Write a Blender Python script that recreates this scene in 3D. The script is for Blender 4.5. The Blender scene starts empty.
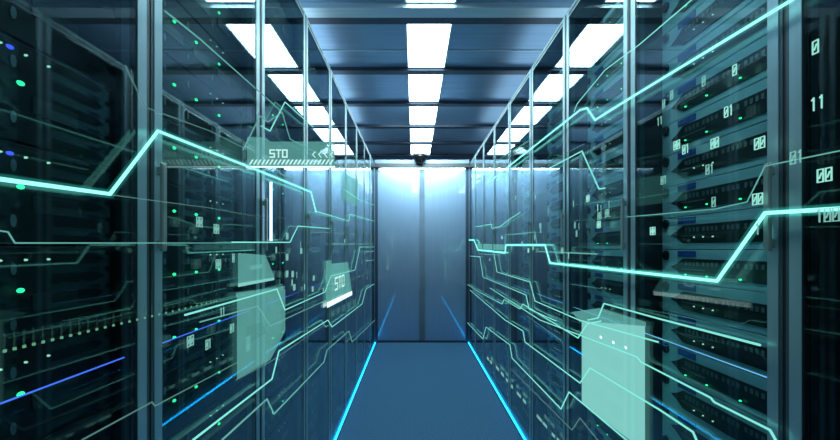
import bpy, bmesh, math, random
from mathutils import Vector
random.seed(7)
S = bpy.context.scene
C = S.collection
F = 440.0; VX = 414.0; VY = 249.0; EYE = 1.26        # focal length and vanishing point in pixels, eye height
XL, XR = -0.522, 0.732                              # faces of the two rack rows
Y0, P = 0.87, 0.625                                 # first rack joint in view, rack pitch
YE = 5.93                                           # sliding doors at the end of the aisle
H = 2.39; HC = 2.83                                 # rack height, ceiling height

# ---------------------------------------------------------------- materials
def newmat(n):
    m = bpy.data.materials.new(n); m.use_nodes = True
    nt = m.node_tree; nt.nodes.clear()
    out = nt.nodes.new('ShaderNodeOutputMaterial')
    return m, nt, out
def pbr(n, col, rough=0.5, metal=0.0, var=0.15, scale=(8, 8, 8), bump=0.0, spec=0.5, coat=0.0):
    m, nt, out = newmat(n)
    b = nt.nodes.new('ShaderNodeBsdfPrincipled')
    tc = nt.nodes.new('ShaderNodeTexCoord'); mp = nt.nodes.new('ShaderNodeMapping')
    mp.inputs['Scale'].default_value = scale
    nz = nt.nodes.new('ShaderNodeTexNoise'); nz.inputs['Scale'].default_value = 1.0; nz.inputs['Detail'].default_value = 4
    rp = nt.nodes.new('ShaderNodeValToRGB')
    rp.color_ramp.elements[0].position = .3; rp.color_ramp.elements[1].position = .7
    rp.color_ramp.elements[0].color = (*[c*(1-var) for c in col], 1)
    rp.color_ramp.elements[1].color = (*[min(1, c*(1+var)) for c in col], 1)
    L = nt.links.new
    L(tc.outputs['Object'], mp.inputs['Vector']); L(mp.outputs['Vector'], nz.inputs['Vector'])
    L(nz.outputs['Fac'], rp.inputs['Fac']); L(rp.outputs['Color'], b.inputs['Base Color'])
    b.inputs['Roughness'].default_value = rough; b.inputs['Metallic'].default_value = metal
    b.inputs['Specular IOR Level'].default_value = spec; b.inputs['Coat Weight'].default_value = coat; b.inputs['Coat IOR'].default_value = 2.0
    if bump:
        bp = nt.nodes.new('ShaderNodeBump'); bp.inputs['Strength'].default_value = bump; bp.inputs['Distance'].default_value = .01
        L(nz.outputs['Fac'], bp.inputs['Height']); L(bp.outputs['Normal'], b.inputs['Normal'])
    L(b.outputs['BSDF'], out.inputs['Surface'])
    return m
def glow(n, col, st, alpha=1.0, sample=False):
    m, nt, out = newmat(n)
    e = nt.nodes.new('ShaderNodeEmission'); e.inputs['Color'].default_value = (*col, 1); e.inputs['Strength'].default_value = st
    if alpha < 1:
        t = nt.nodes.new('ShaderNodeBsdfTransparent'); mx = nt.nodes.new('ShaderNodeMixShader')
        mx.inputs['Fac'].default_value = alpha
        nt.links.new(t.outputs[0], mx.inputs[1]); nt.links.new(e.outputs[0], mx.inputs[2]); nt.links.new(mx.outputs[0], out.inputs['Surface'])
    else:
        nt.links.new(e.outputs[0], out.inputs['Surface'])
    m.cycles.emission_sampling = 'AUTO' if sample else 'NONE'
    return m
def bloom_volume(n, col, dens):                              # emissive volume put around a light trace to imitate bloom
    m, nt, out = newmat(n)
    e = nt.nodes.new('ShaderNodeEmission'); e.inputs['Color'].default_value = (*col, 1); e.inputs['Strength'].default_value = dens
    nt.links.new(e.outputs[0], out.inputs['Volume'])
    m.cycles.emission_sampling = 'NONE'
    return m
def glassmat(n, tint):
    m, nt, out = newmat(n); L = nt.links.new
    lw = nt.nodes.new('ShaderNodeLayerWeight'); lw.inputs['Blend'].default_value = .5
    pw = nt.nodes.new('ShaderNodeMath'); pw.operation = 'POWER'; pw.inputs[1].default_value = GP
    ma = nt.nodes.new('ShaderNodeMath'); ma.operation = 'MULTIPLY_ADD'; ma.inputs[1].default_value = .93; ma.inputs[2].default_value = .02
    L(lw.outputs['Facing'], pw.inputs[0]); L(pw.outputs[0], ma.inputs[0])
    t = nt.nodes.new('ShaderNodeBsdfTransparent'); t.inputs['Color'].default_value = (*tint, 1)
    g = nt.nodes.new('ShaderNodeBsdfGlossy'); g.inputs['Roughness'].default_value = .015; g.inputs['Color'].default_value = (.9, .97, 1, 1)
    mx = nt.nodes.new('ShaderNodeMixShader')
    L(ma.outputs[0], mx.inputs['Fac']); L(t.outputs[0], mx.inputs[1]); L(g.outputs[0], mx.inputs[2]); L(mx.outputs[0], out.inputs['Surface'])
    return m
GP = 3.9
M = dict(
    carpet=pbr('carpet', (.070, .19, .32), .95, 0, .35, (110, 110, 110), .8, .1),
    ceiling=pbr('ceiling_metal', (.24, .38, .54), .28, .5, .10, (1.2, 26, 1)),
    beam=pbr('beam_dark', (.03, .05, .08), .4, .5),
    beamlight=pbr('beam_aluminium', (.55, .68, .74), .35, .5, .08, (2, 40, 40)),
    wall=pbr('room_wall', (.10, .15, .20), .7),
    door=pbr('door_steel', (.24, .37, .52), .32, .65, .06, (90, 1, 1.2), 0, .5, 1.0),
    doorframe=pbr('door_frame_dark', (.04, .07, .11), .35, .6),
    headtrim=pbr('head_trim', (.16, .24, .31), .5, .3), groove=pbr('door_groove', (.06, .11, .16), .6, 0), doorstile=pbr('door_edge_metal', (.20, .30, .40), .35, .6, .08),
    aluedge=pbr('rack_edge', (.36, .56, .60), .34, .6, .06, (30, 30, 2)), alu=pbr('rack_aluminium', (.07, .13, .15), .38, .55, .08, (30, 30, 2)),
    black=pbr('rack_black', (.012, .017, .020), .45, .2),
    inner=pbr('rack_inner', (.022, .034, .04), .5, .3),
    rail=pbr('rail_steel', (.05, .08, .095), .4, .6),
    hole=pbr('rail_hole', (.10, .15, .17), .5),
    face=pbr('server_grey', (.33, .52, .56), .45, 0, .08, (6, 6, 30)),
    slot=pbr('slot_black', (.010, .014, .016), .35, .2),
    port=pbr('port_grey', (.10, .13, .14), .5),
    blue=pbr('label_blue', (.02, .07, .30), .5),
    blackserver=pbr('server_black', (.008, .012, .016), .5, 0, .2, (4, 4, 60), 0, .2),
    handle=pbr('handle_metal', (.28, .38, .36), .35, .5),
    rubber=pbr('dome_black', (.004, .005, .006), .08, 0, .1, (8, 8, 8), 0, .6),
    white=pbr('camera_white', (.7, .74, .76), .4),
    glass=glassmat('door_glass', (.80, .93, .93)),
    lamp=glow('lamp_diffuser', (.68, .92, 1.0), 11.0, 1, True),
    doorlamp=glow('door_lamp', (.66, .9, 1.0), 40.0, 1, True),
    cyan=glow('floor_strip_cyan', (.01, .42, 1.0), 6.0, 1, True),
    bluestrip=glow('rack_strip_blue', (.07, .16, 1.0), 1.5),
    bluestrip2=glow('rack_strip_pale', (.20, .55, 1.0), 1.3),
    ledg=glow('led_green', (.03, 1.0, .34), 2.0), ledb=glow('led_blue', (.05, .08, 1.0), 1.6), ledw=glow('led_pale', (.5, 1.0, .75), .9),
    t3=glow('trace_bright', (.33, 1.0, .88), 1.35), t2=glow('trace_medium', (.25, .90, .78), .95, .85),
    t1=glow('trace_soft', (.22, .72, .66), .65, .6), t0=glow('trace_faint', (.25, .62, .58), .5, .38),
    h3=bloom_volume('trace_bright_glow', (.05, .75, .62), 9.0), h2=bloom_volume('trace_medium_glow', (.05, .65, .58), 5.0), h1=bloom_volume('trace_soft_glow', (.05, .6, .55), 2.5),
    pane2=glow('screen_bright', (.36, 1.0, .92), .66, .64), pane1=glow('screen_soft', (.24, .80, .74), .62, .32), pane0=glow('screen_faint', (.20, .7, .62), .35, .22),
    ink=glow('screen_ink', (.60, 1.0, .93), 1.0, .8), bar=glow('screen_bar', (.75, 1.0, .95), 1.3),
    digit=glow('digit_light', (.40, 1.0, .85), .8, .85), digitdim=glow('digit_light_dim', (.35, .9, .8), .6, .6),
    tick=glow('tick_light', (.20, .60, .5), .3, .07), tickdot=glow('tick_dot', (.30, 1.0, .60), .38, .7),
    bluebar=glow('bar_blue', (.55, .75, 1.0), 2.2),
)
# ---------------------------------------------------------------- mesh helpers
class MB:
    def __init__(s): s.v = []; s.f = []; s.mi = []; s.mats = []
    def mat(s, m):
        if m not in s.mats: s.mats.append(m)
        return s.mats.index(m)
    def add(s, vs, fs, m):
        o = len(s.v); i = s.mat(m); s.v += [tuple(v) for v in vs]
        for f in fs: s.f.append(tuple(o+k for k in f)); s.mi.append(i)
    def box(s, a, b, m):
        x0, x1 = sorted((a[0], b[0])); y0, y1 = sorted((a[1], b[1])); z0, z1 = sorted((a[2], b[2]))
        s.add([(x0,y0,z0),(x1,y0,z0),(x1,y1,z0),(x0,y1,z0),(x0,y0,z1),(x1,y0,z1),(x1,y1,z1),(x0,y1,z1)],
              [(0,3,2,1),(4,5,6,7),(0,1,5,4),(1,2,6,5),(2,3,7,6),(3,0,4,7)], m)
    def prism(s, poly, x0, x1, m):                   # polygon in (y, z) extruded along x
        n = len(poly)
        s.add([(x0, *p) for p in poly] + [(x1, *p) for p in poly],
              [tuple(range(n)), tuple(range(2*n-1, n-1, -1))] + [(i, i+n, (i+1) % n+n, (i+1) % n) for i in range(n)], m)
    def tube(s, pts, r, m, seg=8):
        pts = [Vector(p) for p in pts]; n = len(pts); rings = []
        for i, p in enumerate(pts):
            a = (p-pts[i-1]).normalized() if i else None
            b = (pts[i+1]-p).normalized() if i < n-1 else None
            t = (a+b).normalized() if a and b else (a or b)
            sc = 1/max(.5, t.dot(b)) if a and b else 1
            u = Vector((1, 0, 0)); w = t.cross(u).normalized()
            rings.append([p + u*r*math.cos(2*math.pi*k/seg) + w*r*sc*math.sin(2*math.pi*k/seg) for k in range(seg)])
        vs = [v for q in rings for v in q]
        fs = [(i*seg+k, i*seg+(k+1) % seg, (i+1)*seg+(k+1) % seg, (i+1)*seg+k) for i in range(n-1) for k in range(seg)]
        fs += [tuple(range(seg-1, -1, -1)), tuple((n-1)*seg+k for k in range(seg))]
        s.add(vs, fs, m)
    def lathe(s, prof, c, m, seg=24, axis='z'):
        vs = []; n = len(prof)
        for r, h in prof:
            for k in range(seg):
                a = 2*math.pi*k/seg; p, q = r*math.cos(a), r*math.sin(a)
                vs.append((c[0]+p, c[1]+q, c[2]+h) if axis == 'z' else (c[0]+h, c[1]+p, c[2]+q))
        fs = [(i*seg+k, i*seg+(k+1) % seg, (i+1)*seg+(k+1) % seg, (i+1)*seg+k) for i in range(n-1) for k in range(seg)]
        fs += [tuple(range(seg-1, -1, -1)), tuple((n-1)*seg+k for k in range(seg))]
        s.add(vs, fs, m)
    def build(s, name, parent=None, loc=(0, 0, 0), bevel=0, smooth=False):
        me = bpy.data.meshes.new(name); me.from_pydata(s.v, [], s.f)
        for m in s.mats: me.materials.append(m)
        me.polygons.foreach_set('material_index', s.mi)
        bm = bmesh.new(); bm.from_mesh(me); bmesh.ops.recalc_face_normals(bm, faces=bm.faces)
        if bevel: bmesh.ops.bevel(bm, geom=list(bm.edges), offset=bevel, segments=1, affect='EDGES', clamp_overlap=True)
        bm.to_mesh(me); bm.free()
        if smooth: me.polygons.foreach_set('use_smooth', [True]*len(me.polygons))
        o = bpy.data.objects.new(name, me); C.objects.link(o); o.location = loc
        if parent: o.parent = parent
        return o
def empty(name, loc):
    o = bpy.data.objects.new(name, None); C.objects.link(o); o.location = loc; o.empty_display_size = .05
    return o
def tag(o, label=None, cat=None, group=None, kind=None):
    for k, v in (('label', label), ('category', cat), ('group', group), ('kind', kind)):
        if v: o[k] = v
    return o
KIDS = {}
def kids(o):
    return [c for c in bpy.data.objects if c.parent == o]
def copy_tree(o, parent=None, tree=None):
    tree = tree or build_tree(o)
    c = tree[0].copy(); C.objects.link(c); c.parent = parent
    for t in tree[1]: copy_tree(t[0], c, t)
    return c
def build_tree(o): return (o, [build_tree(k) for k in kids(o)])
def box(name, a, b, m, parent=None, bevel=0):
    q = MB(); q.box(a, b, m); return q.build(name, parent, bevel=bevel)
def struct(o): o['kind'] = 'structure'; return o

# ---------------------------------------------------------------- the setting
RW, LW, BK, FR = 2.3, -2.1, -1.6, 8.4
struct(box('floor', (LW, BK, -.1), (RW, FR, 0), M['carpet']))
struct(box('ceiling', (LW, BK, HC), (RW, FR, HC+.1), M['ceiling']))
struct(box('wall_left', (LW-.1, BK, -.1), (LW, FR, HC+.1), M['wall']))
struct(box('wall_right', (RW, BK, -.1), (RW+.1, FR, HC+.1), M['wall']))
struct(box('wall_back', (LW-.1, BK-.1, -.1), (RW+.1, BK, HC+.1), M['wall']))
struct(box('wall_front', (LW-.1, FR, -.1), (RW+.1, FR+.1, HC+.1), M['wall']))
# ceiling beams at every panel joint
BP = .872; B0 = 2.97
n = 0
for k in range(-4, 7):
    y = B0 + k*BP; n += 1
    q = MB(); q.box((LW, y-.045, HC-.03), (RW, y+.045, HC), M['beam'])
    struct(q.build('trim_%d' % n))
n += 1; q = MB(); q.box((LW, B0-.17, HC-.035), (RW, B0-.05, HC), M['beamlight']); struct(q.build('trim_%d' % n))
n += 1; q = MB(); q.box((LW, B0+.50, HC-.006), (RW, B0+.512, HC), M['beamlight']); struct(q.build('trim_%d' % n))
# recessed ceiling lamps, one to a bay
ORD = ['first', 'second', 'third', 'fourth', 'fifth', 'sixth', 'seventh', 'eighth', 'ninth', 'tenth', 'eleventh', 'twelfth', 'thirteenth', 'fourteenth', 'fifteenth', 'sixteenth', 'seventeenth', 'eighteenth', 'nineteenth', 'twentieth', 'twenty-first', 'twenty-second']
for k in range(-4, 5):
    y0, y1 = B0 + k*BP + .05, B0 + (k+1)*BP - .05
    if k == -1: y1 = B0-.175
    r = empty('ceiling_light', (.105, (y0+y1)/2, HC)); hy = (y1-y0)/2
    if k < -1: tag(r, 'white rectangular ceiling light before the first one seen, outside the picture', 'light', 'ceiling lights above the aisle')
    else: tag(r, 'white glowing rectangular ceiling light, %s from the near end' % ORD[k+1] if k < 4 else 'small white glowing ceiling light, the farthest, just above the black dome camera', 'light', 'ceiling lights above the aisle')
    q = MB(); fw = .012
    q.box((-.165, -hy, -.008), (.165, -hy+fw, 0), M['beamlight']); q.box((-.165, hy-fw, -.008), (.165, hy, 0), M['beamlight'])
    q.box((-.165, -hy+fw, -.008), (-.165+fw, hy-fw, 0), M['beamlight']); q.box((.165-fw, -hy+fw, -.008), (.165, hy-fw, 0), M['beamlight'])
    q.build('frame', r)
    box('diffuser', (-.153, -hy+fw, -.006), (.153, hy-fw, -.001), M['lamp'], r)
# sliding doors at the end of the aisle
xm = .108
for i, (a, b) in enumerate(((XL+.036, xm-.035), (xm+.035, XR-.036))):
    d = struct(box('door_%d' % (i+1), (a, YE, .03), (b, YE+.05, H-.06), M['door']))
    q = MB(); e = b if i == 0 else a; sg = -1 if i == 0 else 1
    q.box((e, YE-.006, .03), (e+sg*.02, YE+.0, H-.06), M['doorstile']); q.build('edge_strip', d)
struct(box('trim_20', (xm-.035, YE+.01, .03), (xm+.035, YE+.05, H-.06), M['groove']))
struct(box('trim_21', (XL+.0, YE-.13, H-.05), (XR-.0, YE+.08, H+.0), M['black']))
r = empty('door_light', (xm, YE-.06, H-.05)); tag(r, 'slim white light under the head of the steel sliding doors', 'light')
box('housing', (-.58, -.035, -.008), (.58, .035, 0), M['beamlight'], r); box('diffuser', (-.57, -.012, -.010), (.57, .03, -.008), M['doorlamp'], r)
struct(box('trim_22', (XL+.0, YE-.11, H+.0), (XR-.0, YE+.08, H+.05), M['headtrim']))
struct(box('trim_23', (XL, YE-.05, 0), (XL+.036, YE+.08, H-.06), M['doorframe']))
struct(box('trim_24', (XR-.036, YE-.05, 0), (XR, YE+.08, H-.06), M['doorframe']))
struct(box('trim_25', (XL+.036, YE-.01, 0), (XR-.036, YE+.06, .03), M['doorframe']))
# dome camera on the door head
r = empty('dome_camera', (.08, YE-.19, H+.05)); tag(r, 'small black dome camera on the head of the steel sliding doors', 'camera')
q = MB(); q.box((-.02, .05, -.04), (.02, .072, .10), M['white']); q.box((-.02, -.03, .09), (.02, .06, .105), M['white']); q.build('bracket', r, bevel=.002)
q = MB(); q.lathe([(.066, .03), (.074, .045), (.070, .075), (.03, .092)], (0, 0, 0), M['white'], 32); q.build('housing', r, smooth=True)
q = MB(); q.lathe([(.001, -.052)] + [(.068*math.cos(a), .02-.072*math.sin(a)) for a in [math.radians(t) for t in range(80, -1, -10)]] + [(.066, .034)], (0, 0, 0), M['rubber'], 32); q.build('dome', r, smooth=True)
q = MB(); q.lathe([(.012, 0), (.016, .012), (.010, .016)], (0, -.068, .03), M['white'], 16); q.build('indicator', r)
r.scale = (1.3, 1.3, 1.3)
# floor light strips along the feet of the racks
for sx, X, nm in ((1, XL, 'left'), (-1, XR, 'right')):
    r = empty('floor_light_strip', (X, Y0-P, 0)); tag(r, 'glowing cyan light strip on the floor along the foot of the %s racks' % nm, 'light strip')
    L = YE-.06-(Y0-P)
    box('channel', (sx*.001, 0, 0), (sx*.016, L, .012), M['alu'], r)
    box('light', (sx*.002, .005, .012), (sx*.012, L-.005, .018), M['cyan'], r)

# ---------------------------------------------------------------- racks
def rack(s, X):
    """s = +1: right row (depth runs to +x), -1: left row; origin at the near front foot."""
    r = empty('server_rack', (X, 0, 0))
    D = 1.0
    def bx(name, d0, d1, v0, v1, z0, z1, m, parent=r, bevel=0): return box(name, (s*d0, v0, z0), (s*d1, v1, z1), M[m], parent, bevel)
    bx('side_panel', .034, D, .002, .014, .06, H-.03, 'inner'); bx('side_panel', .034, D, P-.014, P-.002, .06, H-.03, 'inner')
    bx('back_panel', D-.012, D, .014, P-.014, .06, H-.03, 'black')
    bx('top_panel', .034, D, .002, P-.002, H-.03, H-.004, 'black')
    bx('base', .034, D, .002, P-.002, 0, .06, 'black')
    for v in (.016, P-.052):
        q = MB(); q.box((s*.106, v, .06), (s*.135, v+.036, H-.03), M['rail'])
        for i in range(52):
            z = .10+i*.0425
            q.prism([(v+.018+.0055*math.cos(a), z+.010*math.sin(a)) for a in [k*math.pi/5 for k in range(10)]], s*.1045, s*.106, M['hole'])
        q.build('mounting_rail', r)
    q = MB(); w = .036
    q.box((0, .004, .012), (s*.03, .004+w, H), M['alu']); q.box((0, P-.004-w, .012), (s*.03, P-.004, H), M['alu'])
    q.box((0, .004+w, H-.035), (s*.03, P-.004-w, H), M['alu']); q.box((0, .004+w, .012), (s*.03, P-.004-w, .075), M['alu'])
    # raised outer lips, so the frame reads as a stepped profile
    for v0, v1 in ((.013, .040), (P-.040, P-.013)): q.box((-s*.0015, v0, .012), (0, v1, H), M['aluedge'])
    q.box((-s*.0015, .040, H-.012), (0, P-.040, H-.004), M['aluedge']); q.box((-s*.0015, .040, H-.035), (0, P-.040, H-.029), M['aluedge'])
    d = q.build('door', r)
    bx('glass_pane', .001, .006, .004+w, P-.004-w, .075, H-.035, 'glass', d)
    q = MB(); q.box((s*.007, .004+w, .075), (s*.011, .004+w+.006, H-.035), M['black']); q.box((s*.007, P-.004-w-.006, .075), (s*.011, P-.004-w, H-.035), M['black'])
    q.build('gasket', d)
    q = MB(); q.box((-s*.015, .019, 1.255), (-s*.007, .035, 1.435), M['handle']); q.box((-s*.008, .021, 1.262), (0, .033, 1.28), M['handle']); q.box((-s*.008, .021, 1.41), (0, .033, 1.428), M['handle'])
    q.build('handle', d, bevel=.002)
    bx('gap_seal', .001, .03, -.003, .003, .02, H-.005, 'black')
    return r
BAYS = range(-1, 8)
def place_racks(s, X, nm):
    proto = rack(s, X); tree = build_tree(proto); out = {}
    for k in BAYS:
        o = proto if k == -1 else copy_tree(proto, None, tree)
        o.location = (X, Y0+k*P, 0)
        if k == -1: t = 'black glass-door server rack cut off by the %s picture edge' % nm
        elif k == 7: t = 'black glass-door server rack in the %s row, last one beside the sliding doors' % nm
        else: t = 'black glass-door server rack in the %s row, %s from the %s picture edge' % (nm, ORD[k+1], nm)
        tag(o, t, 'server rack', 'server racks of the %s row' % nm); out[k] = o
    return out
RL = place_racks(-1, XL, 'left'); RR = place_racks(1, XR, 'right')

# ---------------------------------------------------------------- servers
def grey_server():
    r = empty('server', (0, 0, 0)); h = .099
    f = MB(); f.box((0, .018, .001), (.018, .578, h), M['face']); f.box((.018, .07, .006), (.6, .555, h-.006), M['black']); f.build('chassis', r, bevel=.0012)
    sl = MB(); zc = .046
    sl.prism([(.13, zc-.027), (.462, zc-.027), (.495, zc-.010), (.527, zc), (.495, zc+.010), (.462, zc+.027), (.13, zc+.027)], -.003, .0, M['slot'])
    sl.prism([(.36, zc-.006), (.47, zc-.006), (.47, zc-.003), (.36, zc-.003)], -.0042, -.003, M['port'])
    sl.build('bezel', r)
    p = MB()
    for g in range(4):
        for i in range(4):
            v = .150+g*.079+i*.0175; p.box((-.0045, v, zc+.007), (-.003, v+.010, zc+.019), M['port'])
    p.build('port_row', r)
    b = MB(); b.box((-.002, .405, .078), (0, .490, .096), M['blue']); b.build('label_plate', r)
    k = MB(); k.lathe([(.016, 0), (.016, -.006), (.011, -.009)], (0, .553, .082), M['slot'], 14, 'x')
    kb = k.build('lock', r); kb.location = (0, .0, 0)
    return r
def add_leds(r, vs, z, m, w=.010, hh=.007, x=-.0075):
    for v in vs:
        q = MB(); q.lathe([(.5, 0), (.5, .5), (.3, 1)], (0, 0, 0), m, 8, 'x')
        o = q.build('led', r); o.location = (x*SGN, v, z); o.scale = (.004*-SGN, w, hh)
SGN = 1
gs_lit = grey_server(); add_leds(gs_lit, (.22, .345, .44), .026, M['ledg'], .0075, .0045)
gs_dim = grey_server(); add_leds(gs_dim, (.32, .36, .40), .036, M['ledw'], .004, .004)
SGN = -1
def black_server(leds):
    r = empty('server', (0, 0, 0)); h = .148
    f = MB(); f.box((0, .018, .001), (-.018, .607, h), M['blackserver']); f.box((-.018, .07, .006), (-.6, .555, h-.006), M['black']); f.build('chassis', r, bevel=.0015)
    q = MB()
    for v in (.165, .27, .405):
        for z in (.035, .115): q.prism([(v-.016+.005*math.cos(a), z+.009*math.sin(a)) for a in [k*math.pi/5 for k in range(10)]], 0, .0012, M['hole'])
    q.build('vent_hole', r)
    q = MB()
    for i in range(3): q.box((.002, .14+i*.14, .05), (0, .23+i*.14, .075), M['slot'])
    q.build('drive_bay', r)
    q = MB(); q.box((.003, .07, .125), (0, .10, .14), M['blue']); q.build('label_plate', r)
    add_leds(r, leds, .084, M['ledg'], .012, .007)
    add_leds(r, (.36, .40, .44), .128, M['ledw'], .0035, .0035)
    return r
bs = black_server((.175, .28, .415)); bs_near = black_server((.392,)); add_leds(bs_near, (.375,), .129, M['ledb'], .011, .006); bs_off = black_server(()); bs_near2 = black_server((.392,))
def led_count(): pass
def proj(x, y, z): return VX+F*x/y, VY-(z-EYE)*F/y
def fill(side, bays):
    for k in bays:
        pitch, z0, cnt = (.10, .058, 22) if side > 0 else (.15, .066, 15)
        zs = [z0+i*pitch for i in range(cnt)]
        yc = Y0+k*P+(.4 if side > 0 else .45)
        seen = [z for z in reversed(zs) if 0 <= proj(1, yc, z+.05)[1] <= 440]
        for z in zs:
            if side > 0:
                i = zs.index(z); lit = i in (5, 8, 11, 13, 15, 16, 19) if k == 0 else (i*5+k*3) % 7 in ((0, 2) if k == 1 else (0,))
                o = copy_tree(*((gs_lit, None, TREES[0]) if lit else (gs_dim, None, TREES[1])))
                o.location = (XR+.085, Y0+k*P, z)
            else:
                o = copy_tree(*(((bs_near, None, TREES[3]) if zs.index(z) >= 8 else (bs_near2, None, TREES[5])) if k == -1 else (bs, None, TREES[2]) if k == 0 or (k == 1 and zs.index(z) % 2) else (bs_off, None, TREES[4]))); o.location = (XL-.056, Y0+k*P, z)
            nm = 'right' if side > 0 else 'left'
            kind = ('green-lit grey server' if lit else 'unlit grey server') if side > 0 else ('black server, %sgreen light' % ('blue and ' if zs.index(z) >= 8 else 'one ') if k == -1 else 'black server, three green lights' if k == 0 or (k == 1 and zs.index(z) % 2) else 'black server')
            where = ('edge-cut %s rack' % nm) if k == -1 else '%s %s-row rack' % (ORD[k+1], nm)
            if k <= 3:
                if z in seen: t = '%s, %s down in view, %s' % (kind, ORD[seen.index(z)], where)
                elif z > seen[0]: t = '%s above the topmost in view, %s' % (kind, where)
                else: t = '%s below the lowest in view, %s' % (kind, where)
            else: t = '%s, dim behind mirroring glass, %s' % (kind, where)
            tag(o, t, 'server', 'servers in %s' % where)
TREES = [build_tree(o) for o in (gs_lit, gs_dim, bs, bs_near, bs_off, bs_near2)]
fill(1, range(0, 6)); fill(-1, range(-1, 6))
for o in (gs_lit, gs_dim, bs, bs_near, bs_off, bs_near2):
    for c in kids(o): bpy.data.objects.remove(c)
    bpy.data.objects.remove(o)
# blue light strips set between the servers, one to a rack
for s, X, z, rk, nm in ((-1, XL-.020, EYE-.203, RL, 'left'), (1, XR+.020, EYE-.274, RR, 'right')):
    for k in range(-1, 6):
        if s > 0 and k < 0: continue
        q = MB(); y = Y0+k*P
        q.box((X, y+.046, z-.0010), (X+s*.0015, y+.579, z+.0010), M['bluestrip' if s < 0 else 'bluestrip2'])
        q.build('light_strip', rk[k]).matrix_parent_inverse = rk[k].matrix_world.inverted()
bpy.context.view_layer.update()
for rk in (RL, RR):
    for o in rk.values():
        for c in kids(o):
            if c.name.startswith('light_strip'): c.matrix_parent_inverse.identity(); c.location = -Vector(o.location)

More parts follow.
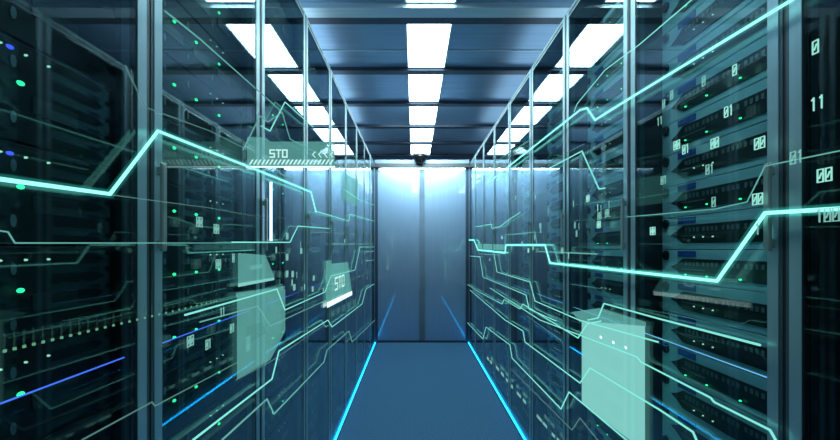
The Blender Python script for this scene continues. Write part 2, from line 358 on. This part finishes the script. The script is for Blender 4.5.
# ---------------------------------------------------------------- light traces hanging before the glass
TL, TR = XL+.018, XR-.018
def un(px, py, X):
    y = F*X/(px-VX); return Vector((X, y, EYE-(py-VY)*y/F))
HALO = True
def trace(pts, lvl, r, label, off=0.0):
    X = (TL+off) if pts[0][0] < VX else (TR-off)
    ps = [un(px, py, X) for px, py in pts]
    base = ps[0].copy()
    q = MB(); q.tube([p-base for p in ps], r*(.8 if lvl < 3 else .9), M['t%d' % lvl])
    o = q.build('light_trace', None, base, smooth=True); tag(o, label, 'light line', 'glowing light lines before the racks')
    if lvl == 3 and HALO:
        q = MB(); q.tube([p-base for p in ps], r*2.4, M['h3'], 10); q.build('glow', o, smooth=True)
    return o
T = [
 # left, upper
 ([(-30,175),(110,194),(158,131),(262,172),(311,192),(316,212)], 3, .0032, 'thickest bright cyan line of the left side, stepping up over the near rack frame'),
 ([(125,65),(145,107),(172,117),(210,131),(250,151)], 0, .0016, 'faint teal line falling across the top of the nearest left rack door'),
 ([(165,11),(200,39),(281,111)], 1, .0022, 'thin teal line sloping down from the top of the second left rack'),
 ([(261,126),(270,131),(285,102),(313,127)], 2, .0028, 'short bright tick-shaped cyan line right above the left STO screen'),
 ([(243,150),(260,116),(268,122),(282,112),(290,139),(340,165),(375,194)], 1, .0024, 'thin line dropping from a peak above the left STO screen towards the doors'),
 ([(-20,228),(8,232),(15,243),(232,243)], 1, .0012, 'thin level teal line at mid height across the two nearest left racks'),
 ([(232,242.3),(290,242.3),(298,226),(330,228.5)], 2, .0026, 'bright level line with a raised end in front of the third left rack'),
 ([(112,195),(210,208),(277,220)], 0, .0011, 'faint thread of light running just under the thick left line'),
 ([(315,211),(349,221),(350,214),(374,221)], 2, .0038, 'short stepped cyan line at mid height, high on the far left racks'),
 ([(312,232),(362,234)], 0, .0028, 'short faint level line left of the sliding doors, below a stepped one'),
 ([(332,244),(373,244)], 1, .0036, 'short level line on the far left racks at mid height'),
 ([(364,252),(374,251)], 1, .004, 'tiny dash near the left door jamb, upper of two'),
 ([(366,261),(374,260)], 1, .004, 'tiny dash near the left door jamb, lower of two'),
 # left, lower
 ([(185,315),(277,289),(285,310),(325,292),(331,276),(355,270),(360,247),(374,247)], 2, .0030, 'bright stepped line through the tall left screen, climbing to the far left'),
 ([(200,322),(258,306),(270,326),(318,304),(326,300)], 1, .0022, 'dim stepped line low behind the bright one at the tall left screen'),
 ([(193,440),(272,379),(279,351),(328,320),(332,327),(362,304),(366,289),(374,284)], 2, .0034, 'long bright stepped line rising over the lower left racks'),
 ([(222,440),(267,399),(274,414),(324,362),(327,350),(349,331),(352,342),(375,320)], 1, .0034, 'lowest stepped line on the left, notched above the floor strip'),
 ([(82,440),(152,402),(155,406),(240,361)], 0, .0018, 'faint line climbing from the bottom edge across the nearest left rack frame'),
 ([(236,380),(270,362),(323,326)], 0, .0022, 'faint line along the bottom of the tall left screen'),
 ([(320,289),(349,281),(374,270)], 0, .003, 'faint sloping line under the small left screen near the doors'),
 # left, on the reflections of the ceiling
 ([(335,140),(358,160),(374,172)], 1, .003, 'short line sloping under the top rail of the far left racks'),
 ([(345,190),(358,199),(374,205)], 2, .004, 'short bright sloping dash left of the doors above mid height'),
 # right, upper
 ([(868,207),(765,213),(717,281),(550,263),(545,245),(506,245),(505,253),(478,250),(474,240),(469,240)], 3, .0042, 'thickest bright cyan line of the right side, dipping before the grey servers'),
 ([(800,-5),(640,92),(595,120),(587,108),(580,110),(489,182)], 3, .0036, 'bright cyan line climbing to the top right corner with a notch above the third rack'),
 ([(695,-3),(640,44),(605,70),(577,104),(574,112)], 2, .0020, 'thin cyan line high on the right above the thick climbing one'),
 ([(868,145),(765,166),(747,202),(715,209),(627,217)], 1, .0016, 'thin bent line above the thick right line, crossing the door handle'),
 ([(546,170),(582,151),(599,189),(605,188)], 2, .0034, 'short bent line like an upturned V on the third right rack'),
 ([(545,164),(584,144)], 0, .0022, 'faint dash just above the upturned V line on the right'),
 ([(476,180),(485,174)], 2, .0044, 'tiny bright dash high beside the right door jamb'),
 ([(492,164),(530,140)], 1, .004, 'sloping dash below the notched climbing line on the far right racks'),
 ([(524,197),(535,193.5)], 1, .0034, 'tiny sloping dash at eye height on the fifth right rack'),
 ([(474,227),(491,224),(492,228.5),(501,226),(507,221),(520,212.5)], 2, .0036, 'small stepped line right of the doors just above mid height'),
 ([(505,253),(505,235),(535,232),(537,246)], 1, .0034, 'thin raised step above the thick line on the far right racks'),
 ([(539,251.5),(597,254)], 1, .0034, 'level dash under the thick right line before the third rack'),
 # right, lower
 ([(470,256),(480,257),(483,277),(526,295),(529,309),(556,321)], 2, .0034, 'stepped line falling from the right door jamb below mid height'),
 ([(494,254),(497,272),(530,282),(535,301),(579,320),(658,342)], 2, .0034, 'stepped line falling over the bright right screen to end before the servers'),
 ([(588,320),(598,318),(604,303.5),(660,319),(760,345)], 2, .0034, 'bright line starting above the right screen and crossing the grey servers'),
 ([(461,281),(470,286),(479,292),(502,304),(504,299.5),(520,309),(523,304),(578,338),(587,324),(601,321)], 2, .0034, 'many-stepped line descending from the right door jamb to the bright screen'),
 ([(490,288),(540,320),(637,357),(641,362),(711,398),(714,402),(770,430),(779,446)], 2, .0032, 'long line passing under the grey servers to the lower right corner'),
 ([(470,290),(505,320),(523,331),(525,342),(580,383),(590,368),(660,410),(693,432),(699,446)], 2, .0036, 'thick stepped line crossing the middle of the bright right screen'),
 ([(461,316),(483,339),(486,327),(510,345),(512,358),(561,409),(569,392),(630,443)], 2, .0036, 'stepped line with two peaks low on the right above the floor strip'),
 ([(510,368),(572,430),(580,418),(600,443)], 0, .003, 'lowest faint line on the right with a peak by the floor strip'),
 ([(527,316),(562,341)], 0, .003, 'faint blue dash on the third right rack below the many-stepped line'),
 ([(476,250),(480,254),(500,255)], 1, .003, 'small hook of light under the thick line by the right jamb'),
]
for pts, lvl, r, lab in T: trace(pts, lvl, r, lab, off=.003*(lvl % 2))

# ---------------------------------------------------------------- floating screens
YS = 1.36
def facing(q, poly, Y, m):                           # upright sheet square to the aisle, at depth Y
    ps = [((px-VX)*Y/F, EYE-(py-VY)*Y/F) for px, py in poly]; n = len(ps)
    q.add([(a, Y, b) for a, b in ps] + [(a, Y+.0012, b) for a, b in ps], [tuple(range(n)), tuple(range(2*n-1, n-1, -1))] + [(i, i+n, (i+1) % n+n, (i+1) % n) for i in range(n)], m)
def flat(q, poly, X, m, th=.0012):
    ps = [un(a, b, X) for a, b in poly]
    sg = 1 if X < 0 else -1
    q.prism([(p.y, p.z) for p in ps], X, X+sg*th, m)
SEG = {'0': [(0,0,1,0),(1,0,1,2),(1,2,0,2),(0,2,0,0),(.3,.6,.7,1.4)], '1': [(.55,0,.55,2),(.2,1.7,.55,2)],
       'S': [(1,2,0,2),(0,2,0,1),(0,1,1,1),(1,1,1,0),(1,0,0,0)], 'T': [(0,2,1,2),(.5,2,.5,0)], 'O': [(0,0,1,0),(1,0,1,2),(1,2,0,2),(0,2,0,0)]}
def glyphs(q, text, o, w, h, X, m, th=.0035, gap=.45):
    """o = lower left corner seen from the aisle, on the plane x = X."""
    sg = 1 if X < 0 else -1                          # reading direction along y
    for i, ch in enumerate(text):
        for a, b, c, d in SEG[ch]:
            p0 = Vector(((i*(1+gap)+a)*w, b*h/2)); p1 = Vector(((i*(1+gap)+c)*w, d*h/2))
            t = (p1-p0).normalized()*th/2; nrm = Vector((-t.y, t.x))
            pl = [p0-t-nrm, p1+t-nrm, p1+t+nrm, p0-t+nrm]
            q.prism([(o.y+sg*v.x, o.z+v.y) for v in pl], X, X+sg*.002, m)
def screen(label, polys, extra=None):
    q = MB(); X = (TL-.012) if polys[0][0][0][0] < VX else (TR+.012)
    root = empty('light_screen', un(*polys[0][0][0], X)); tag(root, label, 'screen', 'floating light screens before the racks')
    def fin(q, n): o = q.build(n, root); o.location = -root.location
    for poly, m in polys: flat(q, poly, X, M[m])
    fin(q, 'panel')
    if extra: extra(X, fin)
root = empty('light_screen', ((291-VX)*YS/F, YS, EYE-(168-VY)*YS/F)); tag(root, 'wide translucent teal screen reading STO above a hatched strip', 'screen', 'floating light screens before the racks')
def finS(q, n): o = q.build(n, root); o.location = -root.location
q = MB(); facing(q, [(247,168),(247,137),(265,137),(270,141.5),(335,141.5),(335,168)], YS, M['pane1']); finS(q, 'panel')
q = MB(); X2 = YS-.004
for i, ch in enumerate('STO'):
    x0 = 270+i*6.3; w_, h_, t_ = 4.3, 7.0, .65
    for a, b, c, d in SEG[ch]:
        xa, xb = sorted((x0+a*w_, x0+c*w_)); ya, yb = sorted((157-b*h_/2, 157-d*h_/2))
        facing(q, [(xa-t_, ya-t_), (xb+t_, ya-t_), (xb+t_, yb+t_), (xa-t_, yb+t_)], X2, M['ink'])
finS(q, 'lettering')
q = MB()
for i in range(21):
    x = 249+i*4.0; facing(q, [(x, 164.5), (x+1.6, 164.5), (x+4.6, 159.5), (x+3.0, 159.5)], X2, M['ink'])
finS(q, 'hatching')
q = MB(); facing(q, [(246, 167.6), (335, 167.6), (335, 166), (246, 166)], X2, M['bar']); finS(q, 'base_bar')
for x in (312, 318, 324, 330):
    q = MB(); facing(q, [(x, 154.5), (x+2.6, 151.5), (x+3.8, 151.5), (x+1.2, 154.5)], X2, M['ink']); facing(q, [(x, 154.5), (x+1.2, 154.5), (x+3.8, 157.5), (x+2.6, 157.5)], X2, M['ink']); finS(q, 'chevron')
def barA(X, fin):
    q = MB(); flat(q, [(238,287),(274,280),(274,277.5),(238,283.5)], X+.004, M['pane2']); flat(q, [(250,270),(262,268),(262,264),(250,266)], X+.004, M['pane1']); fin(q, 'base_bar')
screen('small cut-corner translucent screen above the tall one on the left', [([(238,287),(238,253),(265,255),(273,274),(274,280)], 'pane1')], barA)
def barB(X, fin):
    q = MB(); flat(q, [(236,297),(284,289),(284,286),(236,293)], X+.004, M['pane1'])
    flat(q, [(246,345),(246,327),(262,322),(266,333)], X+.004, M['pane0']); flat(q, [(246,352),(250,350),(250,335),(246,337)], X+.004, M['pane1']); fin(q, 'gauge')
screen('tall translucent teal screen in front of the third left rack', [([(237,379),(237,296),(285,289),(285,331),(270,360)], 'pane1')], barB)
def barC(X, fin):
    q = MB(); flat(q, [(327,308),(352,295),(352,291),(327,302.5)], X+.004, M['bar']); fin(q, 'base_bar')
    q = MB(); a = un(335, 290, X+.004); b = un(344, 286, X+.004); glyphs(q, 'STO', a, (b.y-a.y)/3.9, .075, X+.004, M['ink'], .012); fin(q, 'lettering')
    for i in range(5):
        q = MB()
        x = 331+i*5.5; y = 318-i*2.9; flat(q, [(x, y), (x+3, y-1.6), (x+3, y-8), (x, y-6)], X+.004, M['pane0'])
        fin(q, 'tick')
screen('small translucent screen reading STO over a white bar by the left far racks', [([(326,304),(326,261),(331,260),(331,264),(348,262),(350,280),(352,292)], 'pane1')], barC)
def barD(X, fin):
    q = MB()
    for i in range(3): flat(q, [(600+i*12.5, 338+i*5.2), (602+i*12.5, 339+i*5.2), (602+i*12.5, 336.5+i*5.2), (600+i*12.5, 335.5+i*5.2)], X-.004, M['bar'])
    fin(q, 'indicator')
screen('large bright translucent screen low on the right side', [([(582,403),(582,321),(645,326),(645,452)], 'pane2')], barD)
screen('thin faint slanted screen lying over the top of the large right one', [([(580,322),(572,312),(600,308),(646,322),(646,327)], 'pane1')])
screen('small comb-like translucent bar beside the right door jamb', [([(476,249),(476,243.5),(504,244.5),(504,250.5)], 'pane1')],
       lambda X, fin: [(lambda q: (flat(q, [(478+i*3.2, 249.5), (478.9+i*3.2, 249.5), (478.9+i*3.2, 244), (478+i*3.2, 244)], X-.004, M['pane1']), fin(q, 'tick')))(MB()) for i in range(8)])
screen('tall bright smear of a screen on the far left racks above mid height', [([(343,200),(343,172),(358,180),(358,207)], 'pane1')])
# arc gauge below the STO screen
trace([(276,168),(281,174),(289,177.5),(297,177)], 1, .003, 'small arc of light hanging below the left STO screen')
# dotted bar graph on the left
root = empty('light_graph', un(5, 351, TL)); tag(root, 'long row of small dotted ticks of light low on the left racks', 'graph')
q = MB(); qd = MB()
for i in range(30):
    t = i/29; px = 4 + 212*(1-(1-t)**1.35); py = 351-(px-4)*.236; p = un(px, py, TL)
    q = MB(); qd = MB()
    q.prism([(p.y-.0011, p.z), (p.y+.0011, p.z), (p.y+.0011, p.z+.022), (p.y-.0011, p.z+.022)], TL, TL+.001, M['tick'])
    qd.prism([(p.y-.0018, p.z-.0018), (p.y+.0018, p.z-.0018), (p.y+.0018, p.z+.0018), (p.y-.0018, p.z+.0018)], TL, TL+.002, M['tickdot'])
    for qq, nm in ((q, 'bar'), (qd, 'dot')): o = qq.build(nm, root); o.location = -root.location
# glowing blue bar
q = MB(); a = un(271, 241, TL); b = un(271, 182, TL); q.tube([Vector((0, 0, 0)), b-a], .005, M['bluebar'], 10)
tag(q.build('light_bar', None, a, smooth=True), 'upright white-blue glowing bar on the third left rack under the STO screen', 'light')
# dashes of tiny text low on the right
root = empty('light_caption', un(487, 356, TR)); tag(root, 'row of tiny white dashes slanting beside the right floor strip', 'caption')
q = MB()
for px, py, L in [(487,356,2),(490,359.5,2),(496,365,3),(501,371,3),(506,377.5,2),(511,384,2),(517,391,4),(523,398,3),(537,414,5),(543,421,4),(552,432,3),(557,437,3)]:
    flat(q, [(px, py), (px+L, py+L*1.15), (px+L, py+L*1.15+3), (px, py+3)], TR, M['digitdim'])
o = q.build('dash_row', root); o.location = -root.location
# floating digits
DG = [(816,47,'0',2,'large lone glowing 0 near the top of the right picture edge'),(818,103,'11',2,'glowing figure 11 below the large lone 0 at right'),
 (825,175,'00',2,'bright glowing 00 above the thick right line by the picture edge'),(797,157,'01',1,'dim glowing 01 on the nearest right rack frame'),
 (828,215,'100',1,'dim glowing 100 just under the thick right line by the picture edge'),(758,199,'00',2,'glowing 00 just above the bend of the thick right line'),
 (760,143,'00',2,'glowing 00 at the right end of the grey servers, over the thin bent line'),(729,111,'01',2,'glowing 01 on the grey server second below the climbing line'),
 (715,143,'00',2,'glowing 00 at the middle of the nearest right rack, left of another 00'),(677,145,'00',2,'glowing 00 at the left end of the grey servers'),
 (686,149,'01',2,'glowing 01 right of a 00 at the left end of the grey servers'),(710,169,'01',1,'glowing 01 below the 00 in the middle of the nearest right rack'),
 (735,70,'0',2,'glowing 0 close under the thick climbing line'),(704,81,'0',1,'dim glowing 0 left of a brighter one under the climbing line'),
 (672,95,'0',1,'dim 0 near the upper left of the nearest right rack'),(664,104,'0',1,'dim 0 by the dark post, upper left of the grey servers'),
 (660,121,'11',1,'dim 11 by the dark post left of the grey servers'),(664,180,'01',1,'dim 01 by the dark post at the height of the third server'),
 (714,202,'0',1,'dim 0 on the thin bent line among the grey servers'),(758,229,'1',1,'dim 1 beside the slanting part of the thick right line'),(653,231,'00',2,'glowing 00 on the dark post between the second and third right racks'),
 (208,344,'01',1,'dim 01 low on the second left rack'),(199,222,'00',1,'dim 00 left of the third left rack at mid height'),(216,229,'00',1,'dim 00 right of another just above the level left line'),
 (218,264,'00',1,'dim 00 on the second left rack below the level line'),(233,258,'0',1,'dim 0 left of the cut-corner left screen'),(222,312,'11',1,'dim 11 left of the tall left screen'),
 (232,328,'01',1,'dim 01 at the left edge of the tall left screen'),(190,341,'00',1,'dim 00 on the blue strip of the second left rack'),(276,250,'0',1,'dim 0 right of the cut-corner left screen')]
def digits(px, py, txt, lvl, label, X, sz=.022, group=None):
    X -= .006 if X > 0 else -.006
    p = un(px, py, X); sg = 1 if X < 0 else -1; w = .0105*sz/.022; tot = w*(len(txt)*1.45-.45)
    q = MB(); o = Vector((0, -sg*tot/2, -sz/2)); q2 = MB()
    sgx = 1 if X < 0 else -1
    glyphs(q, txt, Vector((0, o.y, o.z)), w, sz, X, M['digit' if lvl == 2 else 'digitdim'], .0017*sz/.022)
    q.v = [(v[0]-X, v[1], v[2]) for v in q.v]
    tag(q.build('digit', None, p), label, 'digits', group or 'glowing digits before the racks')
for d in DG: digits(*d[:4], d[4], TL if d[0] < VX else TR)
random.seed(3)
for i in range(34):
    px = random.uniform(476, 612); py = random.uniform(175, 262)
    digits(px, py, random.choice(['0', '1', '00']), random.choice([1, 1, 2]), 'tiny glowing digits scattered over the far right racks at eye height', TR, .026, 'tiny digits over the far right racks')
for i in range(22):
    px = random.uniform(285, 372); py = random.uniform(232, 300)
    digits(px, py, random.choice(['0', '1', '00']), 1, 'tiny dim digits scattered over the far left racks below eye height', TL, .024, 'tiny digits over the far left racks')

# ---------------------------------------------------------------- light, camera, colour
l = bpy.data.lights.new('door_wash', 'AREA'); l.shape = 'RECTANGLE'; l.size = 1.1; l.size_y = .12; l.energy = 18; l.color = (.70, .92, 1.0); l.spread = math.radians(80)  # added area light with no fitting, brightens the upper part of the doors
o = bpy.data.objects.new('door_wash', l); C.objects.link(o); o.location = (xm, 4.75, HC-.05)
o.rotation_euler = Vector((0, YE-4.75, 2.25-(HC-.05))).to_track_quat('-Z', 'X').to_euler(); o.rotation_euler = (math.radians(90-32), 0, 0)
for X, W_, pw in ((XL-.62, .7, 44), (XR+.62, .7, 26)):           # unseen uplights added above the racks to brighten the ceiling
    l = bpy.data.lights.new('cove_lamp', 'AREA'); l.shape = 'RECTANGLE'; l.size = W_; l.size_y = 8; l.energy = pw; l.color = (.52, .80, 1.0)
    o = bpy.data.objects.new('cove_lamp', l); C.objects.link(o); o.location = (X, 3.0, H+.03); o.rotation_euler = (math.pi, 0, 0)

w = bpy.data.worlds.new('room_air'); S.world = w; w.use_nodes = True
w.node_tree.nodes['Background'].inputs['Color'].default_value = (.02, .05, .08, 1); w.node_tree.nodes['Background'].inputs['Strength'].default_value = .3
cam = bpy.data.cameras.new('camera'); co = bpy.data.objects.new('camera', cam); C.objects.link(co)
co.location = (0, 0, EYE); co.rotation_euler = (math.pi/2, 0, 0)
cam.sensor_width = 36; cam.lens = 36*F/840; cam.shift_x = 6/840; cam.shift_y = 29/840; cam.clip_start = .02
S.camera = co
S.view_settings.view_transform = 'Standard'; S.view_settings.look = 'None'; S.view_settings.gamma = 1; S.view_settings.use_curve_mapping = False
S.view_settings.exposure = 0.0
S.cycles.transparent_max_bounces = 32; S.cycles.max_bounces = 10
